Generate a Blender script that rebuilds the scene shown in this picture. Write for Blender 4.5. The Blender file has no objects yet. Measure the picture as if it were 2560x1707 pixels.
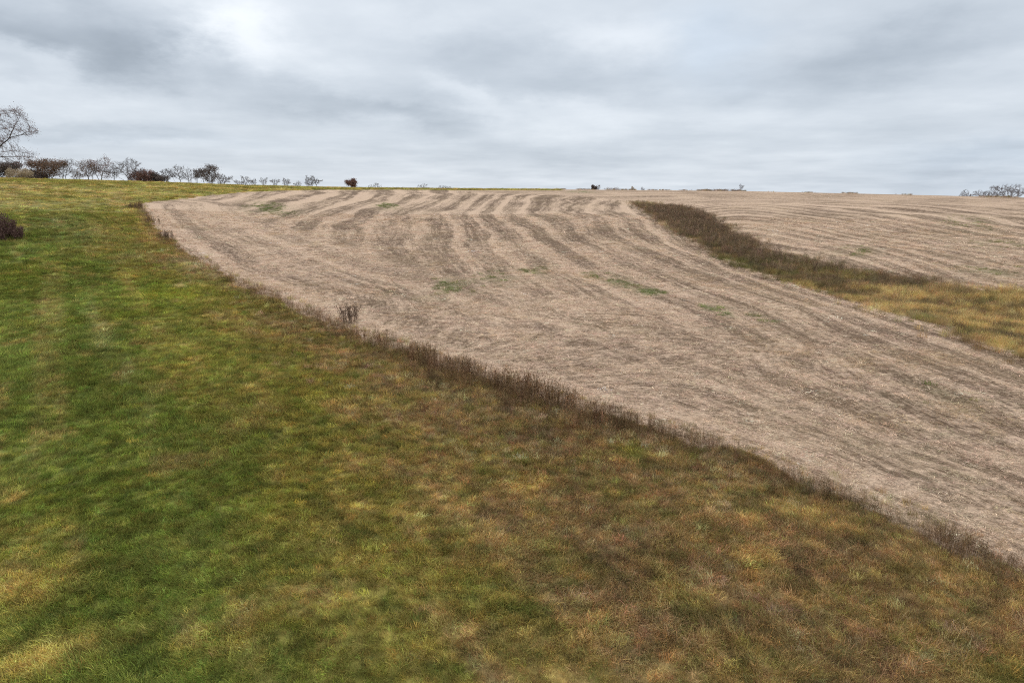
import bpy, math, random
import numpy as np
from mathutils import Vector, Matrix
R = math.radians
rng = np.random.default_rng(7)
random.seed(7)
scene = bpy.context.scene
COL = scene.collection

# ------------------------------------------------------------------ camera model
CAM_Z = 10.0
F = 1024 * 24 / 36.0            # focal length in pixels of a 1024 wide frame
PITCH = math.atan((341.4 - 190.0) / F)
CP, SP = math.cos(PITCH), math.sin(PITCH)
K = 0.4                          # photograph pixels (2560) -> 1024 frame

def ray(px, py):
    """direction in the world of a photograph pixel (2560 x 1707)"""
    px = np.asarray(px, float) * K; py = np.asarray(py, float) * K
    a = (px - 512.0) / F; b = (341.4 - py) / F
    return np.stack([a, CP + b * SP, -SP + b * CP], -1)

def azel(px, py):
    d = ray(px, py)
    return np.arctan2(d[..., 0], d[..., 1]), np.arctan2(d[..., 2], np.hypot(d[..., 0], d[..., 1]))

# ------------------------------------------------------------------ noise
def _hash(ix, iy, seed):
    n = (ix.astype(np.int64) * 374761393 + iy.astype(np.int64) * 668265263 + seed * 1442695041) & 0x7fffffff
    n = ((n ^ (n >> 13)) * 1274126177) & 0x7fffffff
    n = n ^ (n >> 16)
    return (n & 0xffff) / 65535.0

def vnoise(x, y, seed=0):
    x = np.asarray(x, float); y = np.asarray(y, float)
    ix = np.floor(x); iy = np.floor(y); fx = x - ix; fy = y - iy
    fx = fx * fx * fx * (fx * (fx * 6 - 15) + 10); fy = fy * fy * fy * (fy * (fy * 6 - 15) + 10)
    a = _hash(ix, iy, seed); b = _hash(ix + 1, iy, seed); c = _hash(ix, iy + 1, seed); d = _hash(ix + 1, iy + 1, seed)
    return (a * (1 - fx) + b * fx) * (1 - fy) + (c * (1 - fx) + d * fx) * fy

def fbm(x, y, seed=0, octv=4, gain=0.5):
    t = 0; amp = 1; tot = 0
    for o in range(octv):
        t = t + amp * vnoise(x * 2 ** o + 17.3 * o, y * 2 ** o - 9.1 * o, seed + o * 31); tot += amp; amp *= gain
    return t / tot

def sstep(a, b, x):
    t = np.clip((x - a) / (b - a), 0, 1); return t * t * (3 - 2 * t)

# ------------------------------------------------------------------ terrain
D0 = 300.0
_sx = np.array([0, 330, 610, 870, 1090, 1520, 1850, 2177, 2560.])
_sy = np.array([444, 452, 462, 468, 470, 473, 476, 483, 492.])
_saz, _sel = azel(_sx, _sy)
_zc = CAM_Z + D0 * np.tan(_sel)
WAT = None        # waterway centre line (set below)
def seg_dist(x, y, P):
    """distance from points to a polyline, and the index parameter of the nearest point"""
    best = np.full(x.shape, 1e18); par = np.zeros(x.shape)
    for i in range(len(P) - 1):
        ax, ay = P[i]; bx, by = P[i + 1]
        dx, dy = bx - ax, by - ay; L = dx * dx + dy * dy + 1e-9
        t = np.clip(((x - ax) * dx + (y - ay) * dy) / L, 0, 1)
        d = (x - ax - t * dx) ** 2 + (y - ay - t * dy) ** 2
        m = d < best
        best = np.where(m, d, best); par = np.where(m, i + t, par)
    return np.sqrt(best), par

def zbase(x, y):
    x = np.asarray(x, float); y = np.asarray(y, float)
    r = np.hypot(x, y); az = np.arctan2(x, y)
    zc = np.interp(az, _saz, _zc)
    t = np.clip(r / D0, 0, 1)
    g = t * t * (3 - 2 * t)
    s = np.maximum(r - D0, 0)
    drop = np.where(s < 15, s * s / 500.0, 0.45 + (s - 15) * 0.06)
    z = zc * g - drop
    z = np.where(z < -30, -30 - 15 * (1 - np.exp((z + 30) / 15)), z)
    und = (fbm(x / 34.0, y / 34.0, 5, 3) - 0.5) * 1.5 * sstep(15, 90, r) * (1 - sstep(180, 285, r))
    und += (fbm(x / 6.0, y / 6.0, 9, 3) - 0.5) * 0.30 * (1 - sstep(120, 200, r))
    return z + und

def zter(x, y):
    z = zbase(x, y)
    if WAT is not None:
        d, _ = seg_dist(np.asarray(x, float), np.asarray(y, float), WAT)
        z = z - 0.9 * np.exp(-(d / 9.0) ** 2) * sstep(230, 170, np.hypot(x, y))
    return z

_cache = {}
def at(px, py, rmax=296.0):
    if np.ndim(px) == 0 and WAT is not None:
        kk = (float(px), float(py))
        if kk not in _cache: _cache[kk] = _at(px, py, rmax)
        return _cache[kk]
    return _at(px, py, rmax)
def _at(px, py, rmax):
    """ground point under photograph pixels"""
    d = ray(px, py); flat = d.reshape(-1, 3); out = []
    for v in flat:
        h = math.hypot(v[0], v[1]); ux, uy, sl = v[0] / h, v[1] / h, v[2] / h
        rr = np.concatenate([np.arange(4, 120, 0.25), np.arange(120, rmax, 0.5)])
        f = CAM_Z + sl * rr - zter(ux * rr, uy * rr)
        k = np.argmax(f < 0)
        if not (f < 0).any(): r = rmax
        else:
            k = max(k, 1); f0, f1 = f[k - 1], f[k]; r = rr[k - 1] + (rr[k] - rr[k - 1]) * f0 / (f0 - f1)
        out.append((ux * r, uy * r))
    return np.array(out)

# settle the crest height so that the skyline stands where the photograph has it
_rr = np.arange(180, 340, 1.0)
for _ in range(4):
    for k, (a_, e_) in enumerate(zip(_saz, _sel)):
        got = np.max((zbase(_rr * math.sin(a_), _rr * math.cos(a_)) + .30 - CAM_Z) / _rr)
        _zc[k] += (math.tan(e_) - got) * 295

# lines read off the photograph
WLO = np.array([(1586,507),(1637,541),(1675,570),(1730,600),(1773,626),(1832,660),(1900,681),(1955,702),(2006,724),(2070,736),(2134,758),(2198,775),(2274,800),(2347,821),(2410,843),(2495,868),(2560,889)], float)
WUP = np.array([(1608,503),(1700,516),(1773,538),(1815,572),(1879,606),(1926,636),(1985,648),(2028,653),(2104,670),(2198,683),(2283,697),(2410,714),(2560,732)], float)
FRONT = np.array([(352,511),(350,518),(354,527),(363,538),(378,560),(400,590),(430,608),(480,642),(530,678),(580,703),(650,733),(740,772),(830,815),(930,855),(1050,897),(1160,932),(1280,975),(1400,1012),(1550,1057),(1700,1092),(1800,1125),(1930,1183),(2070,1240),(2180,1282),(2283,1320),(2347,1353),(2450,1398),(2560,1440)], float)
FARL = np.array([(352,511),(362,507),(385,504.5),(430,500),(520,489),(600,482),(700,477),(800,474.5),(1000,474.5),(1200,476),(1400,476)], float)
for _ in range(2):
    lo = at(WLO[:, 0], WLO[:, 1]); up = at(WUP[:, 0], WUP[:, 1])
    def resamp(P, n):
        s = np.r_[0, np.cumsum(np.hypot(*np.diff(P, axis=0).T))]; q = np.linspace(0, s[-1], n)
        return np.stack([np.interp(q, s, P[:, 0]), np.interp(q, s, P[:, 1])], 1)
    c = 0.5 * (resamp(lo, 24) + resamp(up, 24))
    e = c[-1] + (c[-1] - c[-4]) / np.linalg.norm(c[-1] - c[-4]) * 60
    WAT = np.vstack([c, e[None]])
front = at(FRONT[:, 0], FRONT[:, 1]); farl = at(FARL[:, 0], FARL[:, 1])
def ext(P, L):
    v = P[-1] - P[-3]; return np.vstack([P, (P[-1] + v / np.linalg.norm(v) * L)[None]])
lo_e, up_e = ext(lo, 80), ext(up, 80)
front_e = ext(front, 120)
def jag(P, amp, seed):
    """resample a line and let it wander a little"""
    n = max(8, int(np.hypot(*np.diff(P, axis=0).T).sum() / 0.6)); Q = resamp(P, n)
    k = (fbm(Q[:, 0] / 3.0, Q[:, 1] / 3.0, seed, 3) - 0.5) * 2 * amp
    t = np.gradient(Q, axis=0); t /= np.linalg.norm(t, axis=1)[:, None] + 1e-9
    return Q + np.stack([-t[:, 1], t[:, 0]], 1) * k[:, None]
azr = azel(1400, 474)[0]
FIELD = np.vstack([front_e, [[260, 10], [500, 60], [560, 560]],
                   [[math.sin(azr) * 520, math.cos(azr) * 520]], farl[::-1][:-1]])
WATER = np.vstack([lo_e, up_e[::-1]])

def inside(x, y, P):
    c = np.zeros(x.shape, bool); n = len(P)
    for i in range(n):
        x0, y0 = P[i]; x1, y1 = P[(i + 1) % n]
        if y0 == y1: continue
        m = (y0 > y) != (y1 > y)
        c ^= m & (x < (x1 - x0) * (y - y0) / (y1 - y0) + x0)
    return c
def wob(x, y, k):
    return (x + (fbm(x / 2.2, y / 2.2, 71, 3) - 0.5) * k, y + (fbm(x / 2.2, y / 2.2, 72, 3) - 0.5) * k)
def regions(x, y):
    """0 meadow, 1 field, 2 waterway"""
    wx, wy = wob(x, y, 2.6)
    f = inside(wx, wy, FIELD); wx, wy = wob(x, y, 5.0); w = inside(wx, wy, WATER)
    return np.where(w, 2, np.where(f, 1, 0))

# ------------------------------------------------------------------ crop rows
def rbf(lines, vals, pts):
    P, V = [], []
    for L, v in zip(lines, vals):
        w = at([p[0] for p in L], [p[1] for p in L]); P.append(w); V += [v] * len(w)
    P = np.vstack(P); V = np.array(V, float)
    def cc(p): return np.stack([np.arctan2(p[:, 0], p[:, 1]) * 1.5, np.log(np.hypot(p[:, 0], p[:, 1]) + 1)], 1)
    A = cc(P); n = len(A)
    def phi(d2): return 0.5 * d2 * np.log(d2 + 1e-12)
    M = np.zeros((n + 3, n + 3))
    M[:n, :n] = phi(((A[:, None] - A[None]) ** 2).sum(-1)) + np.eye(n) * 2e-3
    M[:n, n] = 1; M[:n, n + 1:] = A; M[n, :n] = 1; M[n + 1:, :n] = A.T
    w = np.linalg.solve(M, np.r_[V, 0, 0, 0])
    def ev(x, y):
        B = cc(np.stack([x, y], 1)); out = np.zeros(len(B))
        for s in range(0, len(B), 40000):
            b = B[s:s + 40000]
            out[s:s + 40000] = phi(((b[:, None] - A[None]) ** 2).sum(-1)) @ w[:n] + w[n] + b @ w[n + 1:]
        return out
    return ev
ROWS = [[(1590,515),(1660,575),(1760,632),(1890,690),(2060,750),(2280,815),(2560,905)],
        [(1490,504),(1517,548),(1558,589),(1646,630),(1796,690),(2000,760),(2300,880),(2560,985)],
        [(1299,497),(1276,531),(1333,560),(1374,593),(1442,632),(1540,680),(1700,745),(1900,830),(2200,960),(2560,1120)],
        [(1218,494),(1180,518),(1155,542),(1178,572),(1190,620),(1231,655),(1289,700),(1380,765),(1600,865),(1900,985),(2200,1110),(2560,1260)],
        [(1061,506),(1003,528),(969,552),(952,576),(945,613),(980,660),(1080,740),(1300,850),(1600,970),(2000,1120)],
        [(813,530),(769,545),(738,572),(730,603),(770,660),(900,750),(1100,840)],
        [(720,500),(626,535),(560,560),(560,590),(640,660)]]
row_u = rbf(ROWS, [0, 10, 23, 37, 51, 63, 75], None)
ROWS2 = [[(1760,500),(2060,496),(2560,517)], [(1800,512),(2060,528),(2300,560),(2560,602)],
         [(1850,560),(2060,590),(2300,640),(2560,716)], [(1700,490),(2060,486.5),(2560,499)]]
row_u2 = rbf(ROWS2, [0, 42, 74, -60], None)

GREENS = [(1500,690,40,8,.8),(1560,705,45,10,1.),(1620,728,40,9,1.),(1780,770,40,7,.9),(1840,787,50,7,.8),(1900,802,40,5,.5),(1130,716,75,18,.65),
          (1240,690,50,18,.55),(1330,675,40,10,.6),(670,521,45,7,.8),(700,530,50,6,.4),(968,515,25,5,.8),(1450,479,30,4,.8),(2480,675,60,10,.5),
          (2330,985,80,30,.35),(2500,610,60,10,.35),(2420,555,50,12,.35),(2130,626,40,8,.55),(1000,740,60,14,.4)]
def blobs(x, y, L):
    t = np.zeros(x.shape)
    for cx, cy, rx, ry, s in L:
        p = at(cx, cy)[0]; r = math.hypot(*p); ux, uy = p / r
        a = ray(cx, cy); el = -a[2] / math.hypot(a[0], a[1])
        q = max(el, 0.03) + 0.02
        wx = rx * K * r / F; wy = ry * K * r / F / q
        dx, dy = x - p[0], y - p[1]
        lx = dx * uy - dy * ux; ly = dx * ux + dy * uy
        t = np.maximum(t, s * np.exp(-((lx / wx) ** 2 + (ly / wy) ** 2)))
    return t

def field_data(x, y):
    """straw cover 0..1, green cover, row coordinates"""
    r = np.hypot(x, y)
    u1 = row_u(x, y); u2 = row_u2(x, y)
    dlo, plo = seg_dist(x, y, lo_e)
    dup, _ = seg_dist(x, y, up_e)
    right = dup < dlo
    de, pe = seg_dist(x, y, front_e)
    hw = sstep(22, 15, de + (fbm(x / 5, y / 5, 40, 3) - .5) * 6) * np.interp(pe, [0, 10, 14, 18, 27], [1, 1, .8, .45, .3])
    wig = (fbm(x / 14, y / 14, 21, 3) - 0.5) * (2.0 + 1.4 * sstep(60, 110, r))
    def stripes(u, sc, sd):
        k = np.floor(u / sc); f = u / sc - k
        amp = _hash(k, k * 0 + sd, 3)
        band = np.exp(-((f - 0.5) / 0.22) ** 2)
        fine = vnoise(u * 1.6, r / 30.0, sd + 5)
        return band * (0.55 + 0.6 * amp) * 0.8 + (fine - 0.5) * 0.55
    mx_ = fbm(x / 16, y / 16, 23, 2); sR = (stripes(u1 + wig, 6.2, 11) * .98 + stripes(u1 + wig * 1.2, 2.1, 14) * .30 * sstep(.3, .6, mx_)) * (.75 + .5 * fbm(u1 / 6, r / 25, 24, 2))
    sH = stripes(de + wig * 0.4, 5.2, 12)
    s2 = stripes(u2 * 0.9 + wig * 0.25, 4.2, 13)
    s = np.where(right, s2 * 0.8 + 0.12, sR * (1 - hw) + (sH * 0.6 + 0.28) * hw)
    patch = fbm(x / 9.0, y / 9.0, 31, 4) - 0.5
    s = 0.43 + (0.72 + .25 * sstep(60, 120, r)) * (s - 0.27) + patch * (0.45 + .3 * sstep(50, 110, r))
    # more soil shows in the low, near corner of the field
    near = sstep(75, 25, r) * 0.06
    s = s + near * .6 + 0.06 * sstep(60, 160, r)
    s = s - 0.17 * blobs(x, y, [(1900,850,170,40,1),(2200,1050,240,70,.9),(1650,870,120,30,.5),(1400,800,90,25,.6),(2400,1180,160,60,.6),(1050,640,60,30,.4)])
    s = s + 0.25 * blobs(x, y, [(1290,700,30,60,.7),(2000,1180,150,20,1),(1450,760,90,20,.6),(900,660,100,20,.6)])
    s = s + 0.2 * sstep(3.5, 0.5, de) - 0.30 * sstep(5, 1, np.minimum(dlo, dup)) * 0.4
    g = blobs(x, y, GREENS) * sstep(.25, .6, fbm(x / 1.6, y / 3.2, 51, 3))
    u = np.where(right, u2, u1 * (1 - hw) + de * hw)
    return np.clip(s, 0.0, 1.0), g, u

# ------------------------------------------------------------------ meadow colours (albedo)
C_ = lambda r, g, b: np.array([r, g, b], float)
GREEN = C_(.148, .162, .035); DKGREEN = C_(.112, .138, .032); OLIVE = C_(.215, .178, .046); TAN = C_(.36, .245, .105)
GOLD = C_(.56, .39, .12); BROWN = C_(.265, .170, .083); DARK = C_(.100, .075, .045); LIME = C_(.21, .21, .026); PALE = C_(.55, .42, .24)
PATCH = {
 'gold': (GOLD, [(80,1470,80,45,.75),(130,1640,120,40,.8),(50,1340,70,35,.5),(1315,1215,70,25,.6),(2040,1285,120,22,.7),(1890,1415,60,45,.6),(2430,1440,140,35,.6),(1240,1400,60,30,.4),(2130,1330,70,25,.5),(560,1610,50,40,.3),(2060,1500,60,30,.3)]),
 'pale': (PALE, [(505,672,36,16,.8),(540,690,30,9,.8),(232,790,12,40,.25),(258,850,14,40,.25),(315,930,12,50,.2),(370,1030,12,50,.2),(230,580,40,14,.3),(330,640,30,10,.25),(160,560,50,10,.25),(445,717,12,4,.9),(820,795,60,24,.45),(60,460,160,8,.35),(300,462,160,6,.3),(600,715,40,10,.45),(640,735,40,10,.3),(1620,1095,60,14,.4)]),
 'lime': (LIME, [(440,735,100,30,.85),(700,770,120,30,.4),(330,790,140,16,.45),(560,870,160,50,.35),(820,1010,120,50,.4),(60,690,60,20,.35),(1575,1130,40,22,.8),(700,1240,130,60,.25),(740,1530,80,40,.45),(2545,1690,60,45,.6),(130,1230,120,40,.4),(1030,1260,70,60,.3),(1480,1150,30,20,.4),(1140,1270,40,40,.3)]),
 'dkgreen': (DKGREEN, [(240,1500,90,110,.75),(110,900,140,130,.7),(230,1150,170,60,.6),(420,830,100,40,.35),(300,680,160,40,.5),(520,1180,160,60,.3),(720,1500,60,40,.5),(300,1620,60,60,.6),(130,620,110,25,.6),(470,1340,130,70,.35),(560,760,60,18,.35),(1060,960,60,20,.5),(1790,1190,60,18,.5)]),
 'brown': (BROWN, [(1150,1090,130,50,.7),(1420,1260,170,80,.6),(1650,1330,200,100,.6),(1750,1560,260,120,.55),(1300,1560,160,90,.4),(900,1010,90,50,.35),(640,860,90,30,.4),(2100,1600,240,90,.55),(2300,1500,200,90,.45),(650,800,60,25,.5),(860,1300,90,60,.3),(400,600,60,20,.3)]),
 'dark': (DARK, [(1330,1010,190,38,.75),(1560,1085,130,26,.6),(1720,1180,90,30,.55),(1900,1240,70,20,.5),(2000,1450,120,50,.5),(2250,1400,160,30,.5),(1640,1280,60,30,.45),(2480,1440,120,22,.6),(1500,1400,90,40,.4),(2060,1640,120,50,.4),(760,800,60,25,.4),(2150,1310,140,14,.5),(700,790,50,18,.5)]),
}
_Q = 2560 / 2352.0
ZL = [[(0,690),(110,800),(200,1000),(260,1250),(300,1568)], [(110,560),(230,640),(340,760),(430,900),(530,1100),(590,1300),(640,1568)],
      [(385,560),(520,690),(690,830),(840,980),(960,1150),(1060,1300),(1130,1568)], [(470,600),(700,705),(1000,830),(1300,945),(1600,1035),(2000,1185),(2352,1305)],
      [(1500,1330),(1750,1568),(2000,1480)]]
zone_t = rbf([[(a * _Q, b * _Q) for a, b in L] for L in ZL], [-1, 0, 1, 2, 1.8], None)
def meadow_col(x, y):
    r = np.hypot(x, y)
    de, pe = seg_dist(x, y, front_e)
    a0 = azel(150 * 2560 / 2352., 470)[0]; sa_ = x * math.cos(a0) - y * math.sin(a0); ta_ = x * math.sin(a0) + y * math.cos(a0)
    n0 = fbm(x / 16, y / 16, 101, 3); n1 = fbm(sa_ / 4.2, ta_ / 9.5, 102, 4); n2 = fbm(sa_ / 1.3, ta_ / 2.6, 103, 4); n3 = fbm(x / .45, y / .45, 104, 3)
    st_ = fbm(sa_ / 1.9, ta_ / 60.0, 111, 3)          # mowing passes run up the meadow
    def mix(a, b, t): return a * (1 - t[:, None]) + b * t[:, None]
    zt = np.clip(zone_t(x, y), -2, 2.6); zt = np.where(r > 140, np.minimum(zt, .6), zt)
    zt = zt + (n1 - .5) * 1.35 + (n2 - .5) * .95 + (n0 - .5) * .4 + (st_ - .5) * 1.0
    c = np.repeat(GREEN[None], len(x), 0)
    c = mix(c, OLIVE, sstep(-.35, .85, zt))
    c = mix(c, TAN * .78, sstep(.75, 1.75, zt) * .85)
    b = sstep(1.0, 1.7, zt)
    c = mix(c, BROWN, b * sstep(.42, .64, n2) * .8)
    c = mix(c, DARK * 1.15, b * sstep(.52, .74, fbm(x / 1.3, y / 1.3, 109, 3)) * .55)
    for k in ('dkgreen', 'lime', 'brown', 'gold', 'pale', 'dark'):
        col, L = PATCH[k]
        c = mix(c, col, np.clip(blobs(x, y, L) * (0.25 + 1.0 * n2) * (.5 if k == 'dkgreen' else (.7 if k in ('brown', 'dark') else 1)), 0, 1))
    far = sstep(110, 200, r + (n1 - .5) * 40)
    c = mix(c, mix(np.repeat(C_(.225, .195, .052)[None], len(x), 0), C_(.38, .29, .105), sstep(.45, .7, fbm(x / 14, y / 5, 107, 3))), far * .85)
    sp = sstep(.62, .82, n2) * .5
    c = mix(c, TAN, sp * .7)
    c = mix(c, GOLD, sstep(.66, .82, n3 * .6 + n2 * .4) * .35)
    c = mix(c, DKGREEN * .8, sstep(.44, .26, n3 * .65 + n2 * .35) * .6 * (1 - b * .6))
    c = mix(c, TAN, sstep(.58, .74, st_) * .24 * (.3 + 1.4 * n2))
    c = c * (1.0 + 0.5 * n1)[:, None] * (.88 + .24 * st_)[:, None] * (0.6 + 0.8 * n3)[:, None]
    return c

def water_col(x, y):
    d, p = seg_dist(x, y, WAT)
    dl, _ = seg_dist(x, y, lo_e)
    t = p / 23.0
    n1 = fbm(x / 5.0, y / 3.0, 201, 4); n2 = fbm(x / 1.6, y / 1.6, 202, 3)
    def mix(a, b, k): return a * (1 - k[:, None]) + b * k[:, None]
    c = np.repeat(C_(.205, .145, .082)[None], len(x), 0)
    c = mix(c, C_(.145, .118, .05), sstep(.48, .70, n1 + (t - .68) * .5))
    g = blobs(x, y, [(2250,740,120,12,1.),(2330,765,150,12,1.),(2530,722,120,10,1.),(2460,795,140,18,1.),(2180,722,70,8,.7),(1960,668,40,6,.4),(2420,735,60,6,.5)])
    c = mix(c, C_(.68, .48, .21), np.clip(g * (.1 + 1.6 * n2), 0, 1))
    gl = blobs(x, y, [(1800,652,60,9,1),(1850,668,50,8,.7),(1990,716,50,7,.9),(2080,738,40,6,.9),(2290,800,50,10,.9),(2480,860,80,12,.8),(1965,642,25,6,.7),(2500,760,90,12,.5)])
    c = mix(c, C_(.105, .12, .035), np.clip(gl * 1.2 * (.4 + n2), 0, 1))
    pl = blobs(x, y, [(2160,765,90,7,.9),(1660,563,25,8,.8),(1640,505,40,5,.8),(2240,786,60,6,.8)])
    c = mix(c, PALE, np.clip(pl, 0, 1))
    c = mix(c, C_(.60, .42, .18), sstep(.84, .97, t + (n1 - .5) * .25) * sstep(.40, .60, n2 * .5 + n1 * .5) * .85)
    c = mix(c, TAN * .9, sstep(.55, .75, n2) * .5)
    c = mix(c, DARK, sstep(.50, .70, fbm(x / 2.6, y / 2.0, 205, 3)) * .7)
    return c

# ------------------------------------------------------------------ materials
def new_mat(name):
    m = bpy.data.materials.new(name); m.use_nodes = True
    nt = m.node_tree; nt.nodes.clear()
    return m, nt, nt.nodes, nt.links
def N(ns, t, **kw):
    n = ns.new(t)
    for k, v in kw.items(): setattr(n, k, v)
    return n
def math_(ns, ls, op, a, b=None, c=None, clamp=False):
    n = ns.new('ShaderNodeMath'); n.operation = op; n.use_clamp = clamp
    for i, v in enumerate((a, b, c)):
        if v is None: continue
        if isinstance(v, (int, float)): n.inputs[i].default_value = v
        else: ls.new(v, n.inputs[i])
    return n.outputs[0]
def mixc(ns, ls, fac, a, b, mode='MIX'):
    n = ns.new('ShaderNodeMix'); n.data_type = 'RGBA'; n.blend_type = mode
    for sock, v in ((n.inputs[0], fac), (n.inputs[6], a), (n.inputs[7], b)):
        if isinstance(v, (int, float)): sock.default_value = v
        elif isinstance(v, tuple): sock.default_value = v
        else: ls.new(v, sock)
    return n.outputs[2]

def veg_mat(name, trans=0.25):
    m, nt, ns, ls = new_mat(name)
    out = N(ns, 'ShaderNodeOutputMaterial')
    a = N(ns, 'ShaderNodeAttribute', attribute_type='INSTANCER', attribute_name='col')
    b = N(ns, 'ShaderNodeAttribute', attribute_type='GEOMETRY', attribute_name='bv')
    v = N(ns, 'ShaderNodeVectorMath', operation='SCALE'); ls.new(a.outputs['Color'], v.inputs[0]); ls.new(b.outputs['Fac'], v.inputs['Scale'])
    d = N(ns, 'ShaderNodeBsdfDiffuse'); ls.new(v.outputs[0], d.inputs[0])
    t = N(ns, 'ShaderNodeBsdfTranslucent'); ls.new(v.outputs[0], t.inputs[0])
    mx = N(ns, 'ShaderNodeMixShader'); mx.inputs[0].default_value = trans
    ls.new(d.outputs[0], mx.inputs[1]); ls.new(t.outputs[0], mx.inputs[2]); ls.new(mx.outputs[0], out.inputs[0])
    return m
def plain_mat(name, col, var=0.35, scale=3.0, trans=0.0):
    m, nt, ns, ls = new_mat(name)
    out = N(ns, 'ShaderNodeOutputMaterial'); d = N(ns, 'ShaderNodeBsdfPrincipled')
    d.inputs['Roughness'].default_value = .85; d.inputs['Specular IOR Level'].default_value = .15
    tc = N(ns, 'ShaderNodeTexCoord'); nz = N(ns, 'ShaderNodeTexNoise'); nz.inputs['Scale'].default_value = scale; nz.inputs['Detail'].default_value = 4
    ls.new(tc.outputs['Object'], nz.inputs['Vector'])
    f = math_(ns, ls, 'MULTIPLY_ADD', nz.outputs[0], 2 * var, 1 - var)
    v = N(ns, 'ShaderNodeVectorMath', operation='SCALE'); v.inputs[0].default_value = col; ls.new(f, v.inputs['Scale'])
    ls.new(v.outputs[0], d.inputs['Base Color']); ls.new(d.outputs[0], out.inputs[0])
    return m

def soil_mat():
    m, nt, ns, ls = new_mat('straw_covered_soil')
    out = N(ns, 'ShaderNodeOutputMaterial'); d = N(ns, 'ShaderNodeBsdfPrincipled')
    d.inputs['Roughness'].default_value = .95; d.inputs['Specular IOR Level'].default_value = .1
    A = lambda n: N(ns, 'ShaderNodeAttribute', attribute_name=n).outputs['Fac']
    st, gr, u = A('straw'), A('green'), A('rowu')
    geo = N(ns, 'ShaderNodeNewGeometry'); sep = N(ns, 'ShaderNodeSeparateXYZ'); ls.new(geo.outputs['Position'], sep.inputs[0])
    def noise(vec, sc, det=4, rough=.6):
        n = N(ns, 'ShaderNodeTexNoise'); n.inputs['Scale'].default_value = sc; n.inputs['Detail'].default_value = det; n.inputs['Roughness'].default_value = rough
        ls.new(vec, n.inputs['Vector']); return n.outputs[0]
    cmb = N(ns, 'ShaderNodeCombineXYZ'); ls.new(u, cmb.inputs[0])
    ls.new(math_(ns, ls, 'MULTIPLY', sep.outputs[1], .05), cmb.inputs[1]); ls.new(math_(ns, ls, 'MULTIPLY', sep.outputs[0], .05), cmb.inputs[2])
    row = noise(cmb.outputs[0], 1.5, 4, .65)
    fine = noise(geo.outputs['Position'], 3.2, 6, .72)
    cm2 = N(ns, 'ShaderNodeCombineXYZ'); ls.new(math_(ns, ls, 'MULTIPLY', u, 3.6), cm2.inputs[0])
    ls.new(math_(ns, ls, 'MULTIPLY', sep.outputs[1], .5), cm2.inputs[1]); ls.new(math_(ns, ls, 'MULTIPLY', sep.outputs[0], .5), cm2.inputs[2])
    fib = noise(cm2.outputs[0], 1.3, 5, .7)
    mid = noise(geo.outputs['Position'], 1.3, 5, .62)
    big = noise(geo.outputs['Position'], .12, 3, .6)
    s = math_(ns, ls, 'ADD', st, math_(ns, ls, 'MULTIPLY_ADD', row, 1.25, -.625))
    s = math_(ns, ls, 'ADD', s, math_(ns, ls, 'MULTIPLY_ADD', fine, 1.9, -.95))
    s = math_(ns, ls, 'ADD', s, math_(ns, ls, 'MULTIPLY_ADD', mid, 1.15, -.575))
    s = math_(ns, ls, 'ADD', s, math_(ns, ls, 'MULTIPLY_ADD', fib, 1.5, -.75))
    s = math_(ns, ls, 'MULTIPLY_ADD', s, 1.45, -.16, True)
    soil = mixc(ns, ls, big, (.115, .074, .046, 1), (.165, .110, .074, 1))
    straw = mixc(ns, ls, mid, (.465, .328, .228, 1), (.525, .385, .280, 1))
    c = mixc(ns, ls, s, soil, straw)
    wet = math_(ns, ls, 'MULTIPLY_ADD', big, 2.2, -.9, True)
    c = mixc(ns, ls, math_(ns, ls, 'MULTIPLY', wet, .25), c, (.36, .27, .145, 1))
    gk = math_(ns, ls, 'MULTIPLY', gr, math_(ns, ls, 'MULTIPLY_ADD', fine, 2.4, -.4, True), None, True)
    c = mixc(ns, ls, gk, c, (.085, .115, .030, 1))
    crumb = noise(geo.outputs['Position'], 7.0, 6, .75)
    vv = N(ns, 'ShaderNodeVectorMath', operation='SCALE'); ls.new(c, vv.inputs[0]); ls.new(math_(ns, ls, 'MULTIPLY_ADD', crumb, 2.2, -.08), vv.inputs['Scale'])
    ls.new(vv.outputs[0], d.inputs['Base Color'])
    bp = N(ns, 'ShaderNodeBump'); bp.inputs['Strength'].default_value = .9; bp.inputs['Distance'].default_value = .16
    ls.new(math_(ns, ls, 'ADD', math_(ns, ls, 'MULTIPLY', mid, 1.6), fine), bp.inputs['Height']); ls.new(bp.outputs[0], d.inputs['Normal'])
    ls.new(d.outputs[0], out.inputs[0])
    return m
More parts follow.
